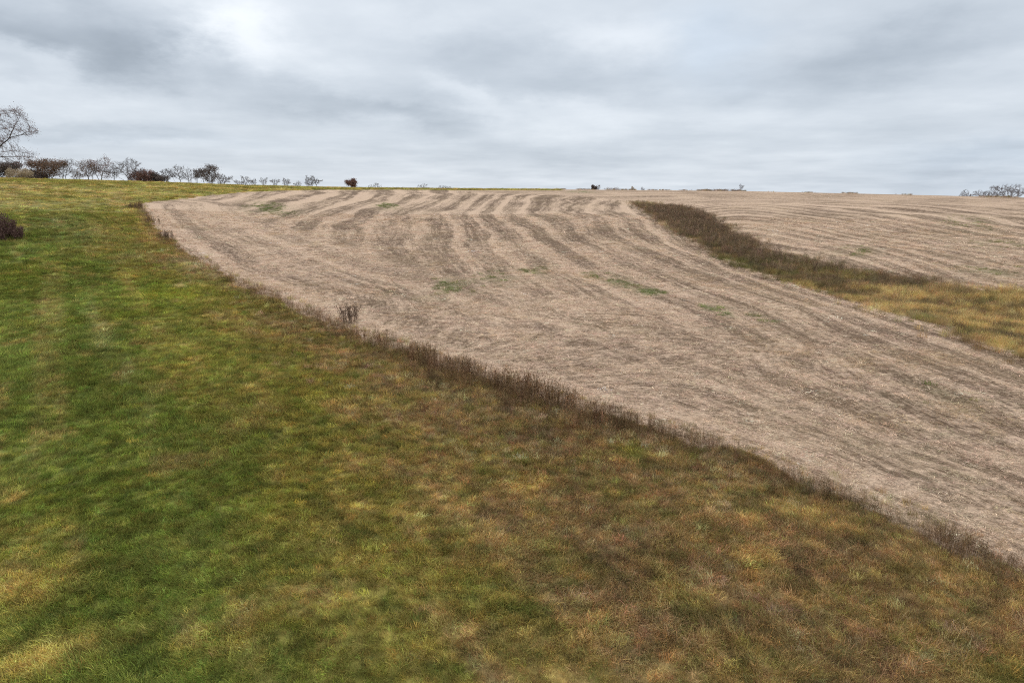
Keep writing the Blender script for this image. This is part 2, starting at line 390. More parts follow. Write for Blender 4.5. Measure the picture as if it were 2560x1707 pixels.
def turf_mat():
    m, nt, ns, ls = new_mat('turf')
    out = N(ns, 'ShaderNodeOutputMaterial'); d = N(ns, 'ShaderNodeBsdfPrincipled')
    d.inputs['Roughness'].default_value = .95; d.inputs['Specular IOR Level'].default_value = .1
    a = N(ns, 'ShaderNodeAttribute', attribute_name='col')
    geo = N(ns, 'ShaderNodeNewGeometry')
    def noise(sc, det, rough):
        n = N(ns, 'ShaderNodeTexNoise'); n.inputs['Scale'].default_value = sc; n.inputs['Detail'].default_value = det; n.inputs['Roughness'].default_value = rough
        ls.new(geo.outputs['Position'], n.inputs['Vector']); return n.outputs[0]
    f, g = noise(3.0, 6, .7), noise(.5, 4, .6)
    k = math_(ns, ls, 'MULTIPLY_ADD', f, 1.5, .12); k = math_(ns, ls, 'MULTIPLY', k, math_(ns, ls, 'MULTIPLY_ADD', g, .8, .6))
    v = N(ns, 'ShaderNodeVectorMath', operation='SCALE'); ls.new(a.outputs['Color'], v.inputs[0]); ls.new(k, v.inputs['Scale'])
    ls.new(v.outputs[0], d.inputs['Base Color'])
    bp = N(ns, 'ShaderNodeBump'); bp.inputs['Strength'].default_value = .8; bp.inputs['Distance'].default_value = .12
    ls.new(f, bp.inputs['Height']); ls.new(bp.outputs[0], d.inputs['Normal'])
    ls.new(d.outputs[0], out.inputs[0]); return m
M_SOIL, M_TURF, M_VEG = soil_mat(), turf_mat(), veg_mat('plant_fibre')
M_STRAW = veg_mat('straw_fibre', .1)

# ------------------------------------------------------------------ ground meshes
def mesh_from(name, V, faces_flat, nper, mat, smooth=True):
    me = bpy.data.meshes.new(name)
    V = np.asarray(V, np.float32); Fc = np.asarray(faces_flat, np.int32).ravel(); nf = len(Fc) // nper
    me.vertices.add(len(V)); me.vertices.foreach_set('co', V.ravel())
    me.loops.add(len(Fc)); me.loops.foreach_set('vertex_index', Fc)
    me.polygons.add(nf)
    me.polygons.foreach_set('loop_start', np.arange(0, nf * nper, nper, dtype=np.int32))
    try: me.polygons.foreach_set('loop_total', np.full(nf, nper, np.int32))
    except Exception: pass
    if smooth: me.polygons.foreach_set('use_smooth', np.ones(nf, bool))
    if mat: me.materials.append(mat)
    me.update(calc_edges=True)
    return me
def add_attr(me, name, typ, data):
    a = me.attributes.new(name, typ, 'POINT')
    key = {'FLOAT': 'value', 'INT': 'value', 'FLOAT_COLOR': 'color', 'FLOAT_VECTOR': 'vector'}[typ]
    d = np.asarray(data)
    if typ == 'FLOAT_COLOR' and d.shape[1] == 3: d = np.c_[d, np.ones(len(d))]
    a.data.foreach_set(key, np.ascontiguousarray(d, dtype=np.int32 if typ == 'INT' else np.float32).ravel())
def link(name, data, parent=None):
    o = bpy.data.objects.new(name, data); COL.objects.link(o)
    if parent: o.parent = parent
    return o

th = np.unique(np.concatenate([np.linspace(-math.pi, -R(52), 70), np.linspace(-R(52), R(52), 761), np.linspace(R(52), math.pi, 70)]))[:-1]
rr = np.concatenate([[0.5, 2, 4, 6], np.geomspace(7.5, 330, 760), np.geomspace(345, 4000, 40)])
nt_, nr_ = len(th), len(rr)
TT, RR = np.meshgrid(th, rr)
gx = (RR * np.sin(TT)).ravel(); gy = (RR * np.cos(TT)).ravel()
gz = zter(gx, gy)
reg = regions(gx, gy)
i = np.arange(nr_ - 1)[:, None] * nt_; j = np.arange(nt_)[None]; j2 = (j + 1) % nt_
quads = np.stack([(i + j), (i + nt_ + j), (i + nt_ + j2), (i + j2)], -1).reshape(-1, 4)
qr = np.median(reg[quads], axis=1).astype(int) if False else reg[quads[:, 0]]
def ground(name, k, mat, colf=None):
    q = quads[qr == k]; ids, inv = np.unique(q, return_inverse=True)
    V = np.stack([gx[ids], gy[ids], gz[ids]], 1)
    me = mesh_from(name, V, inv.reshape(-1, 4), 4, mat)
    x, y = gx[ids], gy[ids]
    if colf: add_attr(me, 'col', 'FLOAT_COLOR', colf(x, y))
    else:
        s, g, u = field_data(x, y)
        add_attr(me, 'straw', 'FLOAT', s); add_attr(me, 'green', 'FLOAT', g); add_attr(me, 'rowu', 'FLOAT', u)
    o = link(name, me); o['kind'] = 'structure'; return o
ground('meadow_ground', 0, M_TURF, lambda x, y: meadow_col(x, y) * .85)
ground('field_ground', 1, M_SOIL)
ground('waterway_ground', 2, M_TURF, lambda x, y: water_col(x, y) * .85)

# ------------------------------------------------------------------ plant prototypes
def blade_mesh(name, n, spread, l0, l1, lean, w, seed, mat, comb=0.0, segs=3, head=0.0, flat=0.0):
    g = np.random.default_rng(seed)
    rad = spread * np.sqrt(g.random(n)); a = g.random(n) * 6.283
    base = np.stack([rad * np.cos(a), rad * np.sin(a), np.zeros(n) - .01], 1)
    L = g.uniform(l0, l1, n)
    az = np.where(g.random(n) < comb, g.normal(0, .35, n), g.random(n) * 6.283)
    ln = np.clip(g.normal(lean, lean * .35 + .05, n), 0.02, 1.5)
    d = np.stack([np.cos(az), np.sin(az), np.zeros(n)], 1)
    s = np.stack([-np.sin(az), np.cos(az), np.zeros(n)], 1)
    tw = g.normal(0, .5, n); s = s * np.cos(tw)[:, None] + np.array([0, 0, 1.]) * np.sin(tw)[:, None]
    W = w * g.uniform(.6, 1.3, n)
    V = []; P = base.copy()
    for k in range(segs + 1):
        t = k / segs
        ang = ln * (0.45 + 0.9 * t) + flat
        wd = (W * (1 - t) ** .7 if head == 0 else W * (0.5 + head * (t > .7) * (1.2 if t < 1 else .2)))[:, None]
        V += [P - s * wd, P + s * wd]
        P = P + (d * np.sin(ang)[:, None] + np.array([0, 0, 1.]) * np.cos(ang)[:, None]) * (L / segs)[:, None]
        P[:, 2] = np.maximum(P[:, 2], .01)
    V = np.stack(V, 1)               # n, 2(segs+1), 3
    nv = V.shape[1]
    q = np.array([[2 * k, 2 * k + 1, 2 * k + 3, 2 * k + 2] for k in range(segs)])
    Fc = (np.arange(n)[:, None, None] * nv + q[None]).reshape(-1, 4)
    me = mesh_from(name, V.reshape(-1, 3), Fc, 4, mat, False)
    add_attr(me, 'bv', 'FLOAT', np.repeat(np.exp(g.normal(0, .24, n)), nv))
    return me
def tube_mesh(name, segsL, mat, sides=3, bv=None):
    """segsL: arrays p0, p1, r0, r1"""
    p0, p1, r0, r1 = [np.asarray(v, float) for v in segsL]
    n = len(p0); d = p1 - p0; d /= np.linalg.norm(d, axis=1)[:, None] + 1e-9
    ref = np.where(np.abs(d[:, 2:3]) > .9, np.array([[1., 0, 0]]), np.array([[0, 0, 1.]]))
    a = np.cross(d, ref); a /= np.linalg.norm(a, axis=1)[:, None] + 1e-9; b = np.cross(d, a)
    ring = []
    for k in range(sides):
        t = 6.28318 * k / sides; ring.append(a * math.cos(t) + b * math.sin(t))
    ring = np.stack(ring, 1)
    V = np.concatenate([p0[:, None] + ring * r0[:, None, None], p1[:, None] + ring * r1[:, None, None]], 1)
    q = np.array([[k, (k + 1) % sides, sides + (k + 1) % sides, sides + k] for k in range(sides)])
    Fc = (np.arange(n)[:, None, None] * 2 * sides + q[None]).reshape(-1, 4)
    me = mesh_from(name, V.reshape(-1, 3), Fc, 4, mat, True)
    if bv is not None: add_attr(me, 'bv', 'FLOAT', np.repeat(bv, 2 * sides))
    return me
def weed_segs(g, n, spread, h0, h1, rad, branchy=1.0, dome=0.0):
    P0, P1, A, B, T = [], [], [], [], []
    for _ in range(n):
        rr_ = spread * math.sqrt(g.random()); a = g.random() * 6.283
        p = np.array([rr_ * math.cos(a), rr_ * math.sin(a), -.02]); h = g.uniform(h0, h1) * math.sqrt(max(.05, 1 - dome * (rr_ / spread) ** 2))
        d = np.array([g.normal(0, .10), g.normal(0, .10), 1.]); ns_ = 4; tint = math.exp(g.normal(0, .3))
        for k in range(ns_):
            q = p + d / np.linalg.norm(d) * h / ns_
            t0, t1 = 1 - .5 * k / ns_, 1 - .5 * (k + 1) / ns_
            P0.append(p); P1.append(q); A.append(rad * t0); B.append(rad * t1); T.append(tint)
            if k >= 1:
                for _b in range(int(g.poisson(2.2 * branchy))):
                    az = g.random() * 6.283; up_ = g.uniform(.5, 1.2); bl = h * g.uniform(.10, .28) * (1.2 - .2 * k)
                    v = np.array([math.cos(az), math.sin(az), up_]); v /= np.linalg.norm(v)
                    s0 = p + (q - p) * g.random(); s1 = s0 + v * bl
                    P0.append(s0); P1.append(s1); A.append(rad * .55); B.append(rad * .4); T.append(tint)
                    P0.append(s1); P1.append(s1 + np.array([g.normal(0, .02), g.normal(0, .02), .05]) ); A.append(rad * 1.7); B.append(rad * .5); T.append(tint * 1.15)
            p = q; d = d + np.array([g.normal(0, .10), g.normal(0, .10), 0])
        P0.append(p); P1.append(p + np.array([0, 0, h * .10])); A.append(rad * 1.9); B.append(rad * .5); T.append(tint * 1.1)
    return (P0, P1, A, B), np.array(T)
def proto_coll(name, meshes):
    c = bpy.data.collections.new(name)
    for k, me in enumerate(meshes):
        c.objects.link(bpy.data.objects.new('%s_%02d' % (name, k), me))
    return c
TURF = proto_coll('turf_tuft', [blade_mesh('turf_blades', 44, .26, .14, .42, .95, .0066, 10 + k, M_VEG, comb=.62) for k in range(7)])
ROUGH = proto_coll('rough_tuft', [blade_mesh('rough_blades', 40, .28, .25, .62, .75, .0058, 40 + k, M_VEG, comb=.35, head=(0 if k % 2 else .5)) for k in range(7)])
def weedp(k, n, sp, h0, h1, rad, br=1.0):
    g = np.random.default_rng(70 + k); s, t = weed_segs(g, n, sp, h0, h1, rad, br); return tube_mesh('weed_stems', s, M_VEG, 3, t)
WEED = proto_coll('weed_tuft', [weedp(k, 5, .35, .8, 1.35, .0060) for k in range(6)])
STRAW = proto_coll('straw_tuft', [blade_mesh('straw_stalks', 26, .55, .10, .36, .35, .0085, 90 + k, M_STRAW, comb=.3, segs=2, flat=1.05) for k in range(7)])

def gn_scatter(name, pts, rot, scl, col, idx, coll, label=None):
    me = bpy.data.meshes.new(name)
    me.vertices.add(len(pts)); me.vertices.foreach_set('co', np.asarray(pts, np.float32).ravel()); me.update()
    add_attr(me, 'rot', 'FLOAT_VECTOR', rot); add_attr(me, 'scl', 'FLOAT_VECTOR', scl if np.ndim(scl) == 2 else np.repeat(np.asarray(scl)[:, None], 3, 1)); add_attr(me, 'col', 'FLOAT_COLOR', col); add_attr(me, 'idx', 'INT', idx)
    o = link(name, me); o['kind'] = 'stuff'
    ng = bpy.data.node_groups.new(name + '_nodes', 'GeometryNodeTree')
    ng.interface.new_socket('Geometry', in_out='INPUT', socket_type='NodeSocketGeometry'); ng.interface.new_socket('Geometry', in_out='OUTPUT', socket_type='NodeSocketGeometry')
    n, l = ng.nodes, ng.links
    gi, go = n.new('NodeGroupInput'), n.new('NodeGroupOutput')
    ci = n.new('GeometryNodeCollectionInfo'); ci.inputs['Collection'].default_value = coll; ci.inputs['Separate Children'].default_value = True; ci.inputs['Reset Children'].default_value = True
    ip = n.new('GeometryNodeInstanceOnPoints'); ip.inputs['Pick Instance'].default_value = True
    def na(t, nm):
        a = n.new('GeometryNodeInputNamedAttribute'); a.data_type = t; a.inputs['Name'].default_value = nm; return a.outputs['Attribute']
    l.new(gi.outputs[0], ip.inputs['Points']); l.new(ci.outputs[0], ip.inputs['Instance'])
    l.new(na('INT', 'idx'), ip.inputs['Instance Index']); l.new(na('FLOAT_VECTOR', 'rot'), ip.inputs['Rotation']); l.new(na('FLOAT_VECTOR', 'scl'), ip.inputs['Scale'])
    l.new(ip.outputs[0], go.inputs[0])
    md = o.modifiers.new('scatter', 'NODES'); md.node_group = ng
    return o

def sample(r0, r1, dens, half=R(46)):
    n = int(dens * half * (r1 ** 2 - r0 ** 2))
    r = np.sqrt(rng.uniform(r0 ** 2, r1 ** 2, n)); a = rng.uniform(-half, half, n)
    return r * np.sin(a), r * np.cos(a)
def rots(x, y, comb, tilt=.12, flow=18.0):
    n = len(x)
    fl = fbm(x / flow, y / flow, 301, 2) * 9.0 + fbm(x / 2.5, y / 2.5, 302, 2) * 2.5
    rz = fl + rng.normal(0, 1, n) * comb
    return np.stack([rng.normal(0, tilt, n), rng.normal(0, tilt, n), rz], 1)
def jit(c, k=.22, h=.10):
    n = len(c); return np.clip(c * np.exp(rng.normal(0, k, n))[:, None] * np.exp(rng.normal(0, h, (n, 3))), 0, .9)

# meadow turf
X, Y, S = [], [], []
for r0, r1, dn, sc in ((7.5, 26, 84, .62), (26, 45, 44, .80), (45, 80, 16, 1.25), (80, 140, 4.2, 2.0), (140, 300, .9, 3.4)):
    x, y = sample(r0, r1, dn); m = regions(x, y) == 0; x, y = x[m], y[m]
    X.append(x); Y.append(y); S.append(np.full(len(x), sc))
X, Y, S = map(np.concatenate, (X, Y, S))
c = meadow_col(X, Y)
hz = fbm(X / 3.0, Y / 3.0, 310, 3)
s = S * (.65 + .75 * hz) * rng.uniform(.75, 1.25, len(X))
gn_scatter('meadow_grass', np.stack([X, Y, zter(X, Y)], 1), rots(X, Y, .9), np.stack([s, s, s * np.select([S > 3, S > 1.1], [.26, .55], .8)], 1), jit(c * 1.12, .36, .12), rng.integers(0, 7, len(X)), TURF)

# tall dry grass: bank along the field edge, and in the waterway
X, Y, S = [], [], []
for r0, r1, dn, sc in ((7.5, 26, 30, .58), (26, 50, 24, .68), (50, 90, 7, .95), (90, 300, 1.4, 1.4)):
    x, y = sample(r0, r1, dn); rg = regions(x, y)
    de, pe = seg_dist(x, y, front_e)
    reach = np.interp(pe, [0, 6, 12, 20, 26], [.9, 3.4, 6.0, 9.0, 11])
    keep = ((rg == 0) | ((de < 1.6) & (rg == 1) & (rng.random(len(x)) < .25))) & (rng.random(len(x)) < np.clip(1.15 - de / reach, 0, 1) * (.35 + .9 * fbm(x / 2.0, y / 2.0, 320, 3))) & (x > -200)
    X.append(x[keep]); Y.append(y[keep]); S.append(np.full(keep.sum(), sc))
n = 2600; pa = azel(rng.uniform(1380, 2560, n), np.full(n, 480.))[0]; pr_ = rng.uniform(285, 304, n); x, y = pr_ * np.sin(pa), pr_ * np.cos(pa)
kp = rng.random(n) < sstep(.45, .75, fbm(pa * 60, pr_ * 0, 380, 4)); X.append(x[kp]); Y.append(y[kp]); S.append(np.full(kp.sum(), 1.3))
X, Y, S = map(np.concatenate, (X, Y, S))
c = meadow_col(X, Y); ed, _ = seg_dist(X, Y, front_e); kk = sstep(1.6, .2, ed)[:, None]; tb = fbm(X / 1.8, Y / 1.8, 325, 3)[:, None]
v1 = fbm(X / 1.1, Y / 1.1, 326, 3)[:, None]; v2 = fbm(X / 1.5, Y / 1.5, 327, 3)[:, None]
c = c * .5 + (TAN * (1 - tb) + GOLD * tb)[:] * .42
c = np.where(v1 > .60, c * .35 + PALE[None] * .62, c); c = np.where(v1 < .38, c * .5 + DARK[None] * .6, c); c = np.where((v2 > .62) & (v1 < .6), c * .4 + C_(.15, .17, .035)[None] * .6, c)
c = c * (1 - .6 * kk) + DARK[None] * 1.3 * .6 * kk
fr_ = (np.hypot(X, Y) > 270)[:, None] & (X[:, None] > 0); c = np.where(fr_, C_(.27, .19, .11)[None], c)
hz = fbm(X / 2.4, Y / 2.4, 330, 3)
gn_scatter('tall_dry_grass', np.stack([X, Y, zter(X, Y)], 1), rots(X, Y, 1.2, .15), S * (.45 + .8 * hz) * rng.uniform(.8, 1.2, len(X)), jit(c, .45, .12), rng.integers(0, 7, len(X)), ROUGH)

X, Y, S = [], [], []
for r0, r1, dn, sc in ((25, 70, 14, 1.0), (70, 130, 9, 1.2), (130, 300, 5, 1.4)):
    x, y = sample(r0, r1, dn); x2, y2 = x + rng.normal(0, 1.1, len(x)), y + rng.normal(0, 1.1, len(x)); m = (regions(x2, y2) == 2); X.append(x[m]); Y.append(y[m]); S.append(np.full(m.sum(), sc))
X, Y, S = map(np.concatenate, (X, Y, S))
c = water_col(X, Y)
gn_scatter('waterway_grass', np.stack([X, Y, zter(X, Y)], 1), rots(X, Y, 1.2, .12), S * (.6 + .7 * fbm(X / 2.4, Y / 2.4, 340, 3)), jit(c * 1.15, .28), rng.integers(0, 7, len(X)), ROUGH)

# dead weed stems: along the field edge and in the head of the waterway
X, Y, S = [], [], []
seg = np.cumsum(np.r_[0, np.hypot(*np.diff(front, axis=0).T)])
n = 7000
par = rng.uniform(0, len(front) - 1, n)
k = par.astype(int); f = par - k
P = front[k] * (1 - f[:, None]) + front[np.minimum(k + 1, len(front) - 1)] * f[:, None]
T = front[np.minimum(k + 1, len(front) - 1)] - front[k]; T /= np.linalg.norm(T, axis=1)[:, None] + 1e-9
nrm = np.stack([T[:, 1], -T[:, 0]], 1)          # towards the meadow
pxx = np.interp(par, np.arange(len(FRONT)), FRONT[:, 0])
dens = np.interp(pxx, [345, 420, 560, 640, 760, 900, 1000, 1080, 1200, 1560, 1680, 1760, 2560], [.15, .2, .06, .42, .4, .45, .6, 1, 1, .9, .5, .35, .35])
wid = np.interp(pxx, [345, 600, 1000, 1200, 1500, 1700, 2560], [.8, 1.2, 1.3, 2.0, 2.1, 1.0, .9])
off = np.abs(rng.normal(0, .85, n)) * wid - .25
P = P + nrm * off[:, None] + rng.normal(0, .15, (n, 2))
hh = np.interp(pxx, [345, 600, 1000, 1200, 1560, 1720, 2560], [.75, .58, .62, .84, .76, .40, .32])
lump = fbm(P[:, 0] / 1.6, P[:, 1] / 1.6, 350, 3)
kp = rng.random(n) < dens * sstep(.25, .55, lump + dens * .35)
X, Y = P[kp, 0], P[kp, 1]; hs = hh[kp] * rng.uniform(.5, 1.2, kp.sum()) * (.45 + .9 * lump[kp]) * np.clip(1.1 - .25 * off[kp], .45, 1.1)
dk = sstep(900, 1150, pxx[kp])[:, None]
c = (C_(.30, .18, .10)[None] * (1 - dk) + C_(.25, .152, .082)[None] * dk)
c = np.where((rng.random(len(X)) < .35)[:, None], C_(.36, .235, .13)[None], c * .85)
gn_scatter('dead_weeds', np.stack([X, Y, zter(X, Y)], 1), np.stack([rng.normal(0, .08, len(X)), rng.normal(0, .08, len(X)), rng.random(len(X)) * 6.28], 1), hs, jit(c, .25, .06), rng.integers(0, 6, len(X)), WEED)

x, y = sample(25, 296, 4.5); m = regions(x, y) == 2; x, y = x[m], y[m]
d, p = seg_dist(x, y, WAT); t = p / 23; dl, _ = seg_dist(x, y, lo_e); du, _ = seg_dist(x, y, up_e)
side = dl / (dl + du + 1e-6)
pr = np.interp(t, [0, .03, .1, .6, .75, .86, .95, 1], [.25, .6, .8, .75, .55, .32, .10, .05]) * sstep(.05, .3, side + .25 * (t < .6)) * (.35 + 1.1 * fbm(x / 4, y / 4, 360, 3))
kp = rng.random(len(x)) < pr; x, y, t = x[kp], y[kp], t[kp]
c = np.repeat(C_(.27, .185, .120)[None], len(x), 0) * (1 + .5 * (fbm(x / 5, y / 5, 361, 3) - .5))[:, None]
s = np.interp(t, [0, .04, .14, .4, .75, .9, 1], [.28, .45, .85, .95, .8, .6, .5]) * rng.uniform(.6, 1.25, len(x))
gn_scatter('waterway_weeds', np.stack([x, y, zter(x, y)], 1), np.stack([rng.normal(0, .08, len(x)), rng.normal(0, .08, len(x)), rng.random(len(x)) * 6.28], 1), np.stack([s * 1.35, s * 1.35, s], 1), jit(c, .28, .06), rng.integers(0, 6, len(x)), WEED)

# straw litter on the field
X, Y, S = [], [], []
for r0, r1, dn, sc in ((10, 32, 30, .55), (32, 55, 18, .7), (55, 90, 8.0, .95), (90, 150, 2.5, 1.4)):
    x, y = sample(r0, r1, dn); m = regions(x, y) == 1; x, y = x[m], y[m]
    st, g, u = field_data(x, y)
    n2 = fbm(x / 1.1, y / 1.1, 370, 3)
    kp = rng.random(len(x)) < np.clip((st * .9 + .22 + (n2 - .5) * 1.3), .18, 1)
    X.append(x[kp]); Y.append(y[kp]); S.append(np.full(kp.sum(), sc))
X, Y, S = map(np.concatenate, (X, Y, S))
tq = fbm(X / 3.0, Y / 3.0, 371, 3); bq = rng.random(len(X))
c = C_(.59, .43, .31)[None] * np.ones((len(X), 1)); c = np.where((bq < .30)[:, None], C_(.30, .205, .14)[None], c)
gq = (blobs(X, Y, [(2350,1150,300,160,.8),(2400,1000,200,60,.7),(2050,1150,200,50,.4),(2200,930,120,40,.5)]) * sstep(.4, .6, tq))[:, None]; c = c * (1 - gq * .6) + C_(.33, .30, .19)[None] * gq * .6
oq = (sstep(.58, .75, fbm(X / 4.0, Y / 4.0, 372, 3)) * .5)[:, None]; c = c * (1 - oq) + C_(.42, .28, .15)[None] * oq
s = S * rng.uniform(.7, 1.2, len(X))
gn_scatter('straw_litter', np.stack([X, Y, zter(X, Y) + .01], 1), rots(X, Y, 1.3, .06), np.stack([s, s, s * .8], 1), jit(c, .30, .05), rng.integers(0, 7, len(X)), STRAW)

# green regrowth in the field
x, y = sample(25, 240, 3.0); m = regions(x, y) == 1; x, y = x[m], y[m]
g = blobs(x, y, GREENS); kp = rng.random(len(x)) < np.clip(g * 1.3 - .15, 0, 1) * sstep(.3, .6, fbm(x / 1.6, y / 3.2, 51, 3)); x, y = x[kp], y[kp]
gn_scatter('green_regrowth', np.stack([x, y, zter(x, y)], 1), rots(x, y, 2.), np.stack([rng.uniform(.8, 1.5, len(x))] * 2 + [rng.uniform(.5, .9, len(x))], 1), jit(np.repeat(C_(.16, .185, .05)[None], len(x), 0)), rng.integers(0, 7, len(x)), TURF)

# ------------------------------------------------------------------ trees
def thing(name, label, cat, loc, group=None):
    o = bpy.data.objects.new(name, None); COL.objects.link(o); o.location = loc; o.empty_display_size = .5
    o['label'] = label; o['category'] = cat
    if group: o['group'] = group
    return o
def grow(g, p, d, L, r, lev, maxlev, out, tips, cfg):
    ns_ = cfg.get('segs', 5) if lev < 2 else (4 if lev == 2 else 3)
    p = np.array(p, float); d = np.array(d, float); d /= np.linalg.norm(d)
    for k in range(ns_):
        q = p + d * L / ns_
        t0, t1 = 1 - .62 * k / ns_, 1 - .62 * (k + 1) / ns_
        out[0 if lev <= cfg.get('trunk_lev', 1) else 1].append((p, q, max(r * t0, cfg['rmin']), max(r * t1, cfg['rmin'])))
        if lev < maxlev and (k >= 1 or lev > 0):
            for _ in range(int(g.poisson(cfg['br'][lev]))):
                a = g.random() * 6.283
                ax = np.cross(d, [math.cos(a), math.sin(a), .3]); ax /= np.linalg.norm(ax) + 1e-9
                sp = g.uniform(*cfg['ang'])
                v = d * math.cos(sp) + ax * math.sin(sp)
                grow(g, p + (q - p) * g.random(), v, L * g.uniform(.45, .75) * (1 - .35 * k / ns_), r * t1 * .58, lev + 1, maxlev, out, tips, cfg)
        d = d + g.normal(0, cfg['wob'], 3) + np.array([0, 0, cfg['up'] if lev else .02]); d /= np.linalg.norm(d); p = q
    if lev >= maxlev - 1: tips.append(p)
def segs_of(L):
    return ([s[0] for s in L], [s[1] for s in L], [s[2] for s in L], [s[3] for s in L])
def leaf_mesh(name, P, size, g, mat, per=3, spread=.5):
    P = np.repeat(np.asarray(P, float), per, 0); n = len(P)
    P = P + g.normal(0, spread, (n, 3))
    a = g.normal(0, 1, (n, 3)); a /= np.linalg.norm(a, axis=1)[:, None]; b = np.cross(a, g.normal(0, 1, (n, 3))); b /= np.linalg.norm(b, axis=1)[:, None] + 1e-9
    s = (size * g.uniform(.5, 1.3, n))[:, None]
    V = np.stack([P - a * s, P - b * s * .45, P + a * s, P + b * s * .45], 1)
    return mesh_from(name, V.reshape(-1, 3), np.arange(n * 4), 4, mat, False)
M_BARK = plain_mat('grey_bark', (.085, .07, .064), .4, 2.)
M_TWIG = plain_mat('bare_twigs', (.19, .165, .165), .3, 2.)  # twig colour lightened: distance haze is painted into it
M_PTWIG = plain_mat('reddish_twigs', (.19, .145, .14), .3, 2.)  # paled as well, haze put into the twig colour
M_LEAF = plain_mat('dead_brown_leaves', (.21, .13, .085), .5, .8)  # dead leaves lightened too, the haze sits in their colour
M_RLEAF = plain_mat('dead_rusty_leaves', (.23, .125, .10), .5, .8)
M_DLEAF = plain_mat('dark_brush_leaves', (.135, .102, .088), .5, .8)
M_BUD = plain_mat('red_buds', (.24, .13, .115), .4, .8)
M_WEEDC = plain_mat('crest_weed_leaves', (.26, .17, .11), .3, .8)
M_PALE = plain_mat('pale_dry_leaves', (.46, .36, .24), .3, .8)

def colonize(g, nodes, par, att, step, kill, iters=90, up=.05, jit_=.16):
    """branches grow towards the free points of the crown"""
    nodes = [np.asarray(n, float) for n in nodes]; par = list(par); att = np.asarray(att, float)
    A = np.array(nodes); D = np.full(len(att), 1e9); near = np.zeros(len(att), int)
    def upd(i0):
        nonlocal D, near
        B = np.array(nodes[i0:]); d = np.sqrt(((att[:, None] - B[None]) ** 2).sum(-1)); k = d.argmin(1); m = d[np.arange(len(att)), k]
        c = m < D; D = np.where(c, m, D); near = np.where(c, k + i0, near)
    upd(0); kids = {}
    for _ in range(iters):
        keep = D > kill; att = att[keep]; D = D[keep]; near = near[keep]
        if len(att) == 0 or len(nodes) > 9000: break
        i0 = len(nodes)
        for i in np.unique(near):
            v = att[near == i] - nodes[i]; v = (v / (np.linalg.norm(v, axis=1)[:, None] + 1e-9)).sum(0) / len(v)
            v = v + g.normal(0, jit_, 3) + np.array([0, 0, up]); v /= np.linalg.norm(v) + 1e-9
            c = kids.get(i, 0)
            if c >= 3: continue
            kids[i] = c + 1
            nodes.append(nodes[i] + v * step); par.append(int(i))
        if len(nodes) == i0: break
        upd(i0)
    return np.array(nodes), np.array(par)
def radii(par, rmin, ex=2.4, rcap=9):
    n = len(par); a = np.zeros(n); kid = np.zeros(n, int)
    for i in range(n): 
        if par[i] >= 0: kid[par[i]] += 1
    a[kid == 0] = rmin ** ex
    for i in range(n - 1, -1, -1):
        if a[i] == 0: a[i] = rmin ** ex
        if par[i] >= 0: a[par[i]] += a[i]
    return np.minimum(a ** (1 / ex), rcap), kid
def twigs(g, nodes, par, r, lim, rate, L, rt, curl=.5):
    out, tips = [], []
    for i in np.nonzero((r < lim) & (par >= 0))[0]:
        d = nodes[i] - nodes[par[i]]; d /= np.linalg.norm(d) + 1e-9
        for _ in range(int(g.poisson(rate))):
            v = d + g.normal(0, .55, 3); v /= np.linalg.norm(v); p = nodes[i] + (nodes[par[i]] - nodes[i]) * g.random(); l = L * g.uniform(.5, 1.2)
            for k in range(3):
                q_ = p + v * l / 3; out.append((p, q_, rt * (1 - .25 * k), rt * (.75 - .2 * k))); p = q_
                v = v + np.array([0, 0, curl * .5]) + g.normal(0, .12, 3); v /= np.linalg.norm(v)
            tips.append(p)
    return out, tips
def tree_parts(o, g, nodes, par, r, roots, thr, extra, tm, leaves, H, seed, twig_sides=3):
    rid = np.zeros(len(par), int)
    for i in range(len(par)): rid[i] = i if par[i] < 0 else rid[par[i]]
    body = []
    for rt in roots:
        m = np.nonzero((rid == rt) & (par >= 0))[0]; lim = r[rt] * thr
        big = m[r[m] >= lim]; body.append(m[r[m] < lim])
        if len(big): link('trunk', tube_mesh('trunk', (nodes[par[big]], nodes[big], np.minimum(r[par[big]], r[big] * 1.35), r[big]), M_BARK, 6), o)
    sm = np.concatenate(body)
    P0 = list(nodes[par[sm]]) + [e[0] for e in extra]; P1 = list(nodes[sm]) + [e[1] for e in extra]
    A = list(np.minimum(r[par[sm]], r[sm] * 1.35)) + [e[2] for e in extra]; B = list(r[sm]) + [e[3] for e in extra]
    tw_me = tube_mesh('twigs' if leaves else 'crown', (P0, P1, A, B), tm, twig_sides)
    if leaves:
        mat, frac, size, per, spread, T = leaves
        n = max(4, int(len(T) * frac)); T = np.array(T)
        key = fbm(T[:, 0] / (H * .16) + 40, T[:, 2] / (H * .16) + T[:, 1] / (H * .3), seed, 2) + .12 * g.random(len(T)); T = T[np.argsort(-key)[:n]]
        cr = link('crown', leaf_mesh('crown', T, size, g, mat, per, spread), o); link('twigs', tw_me, cr)
    else: link('crown', tw_me, o)

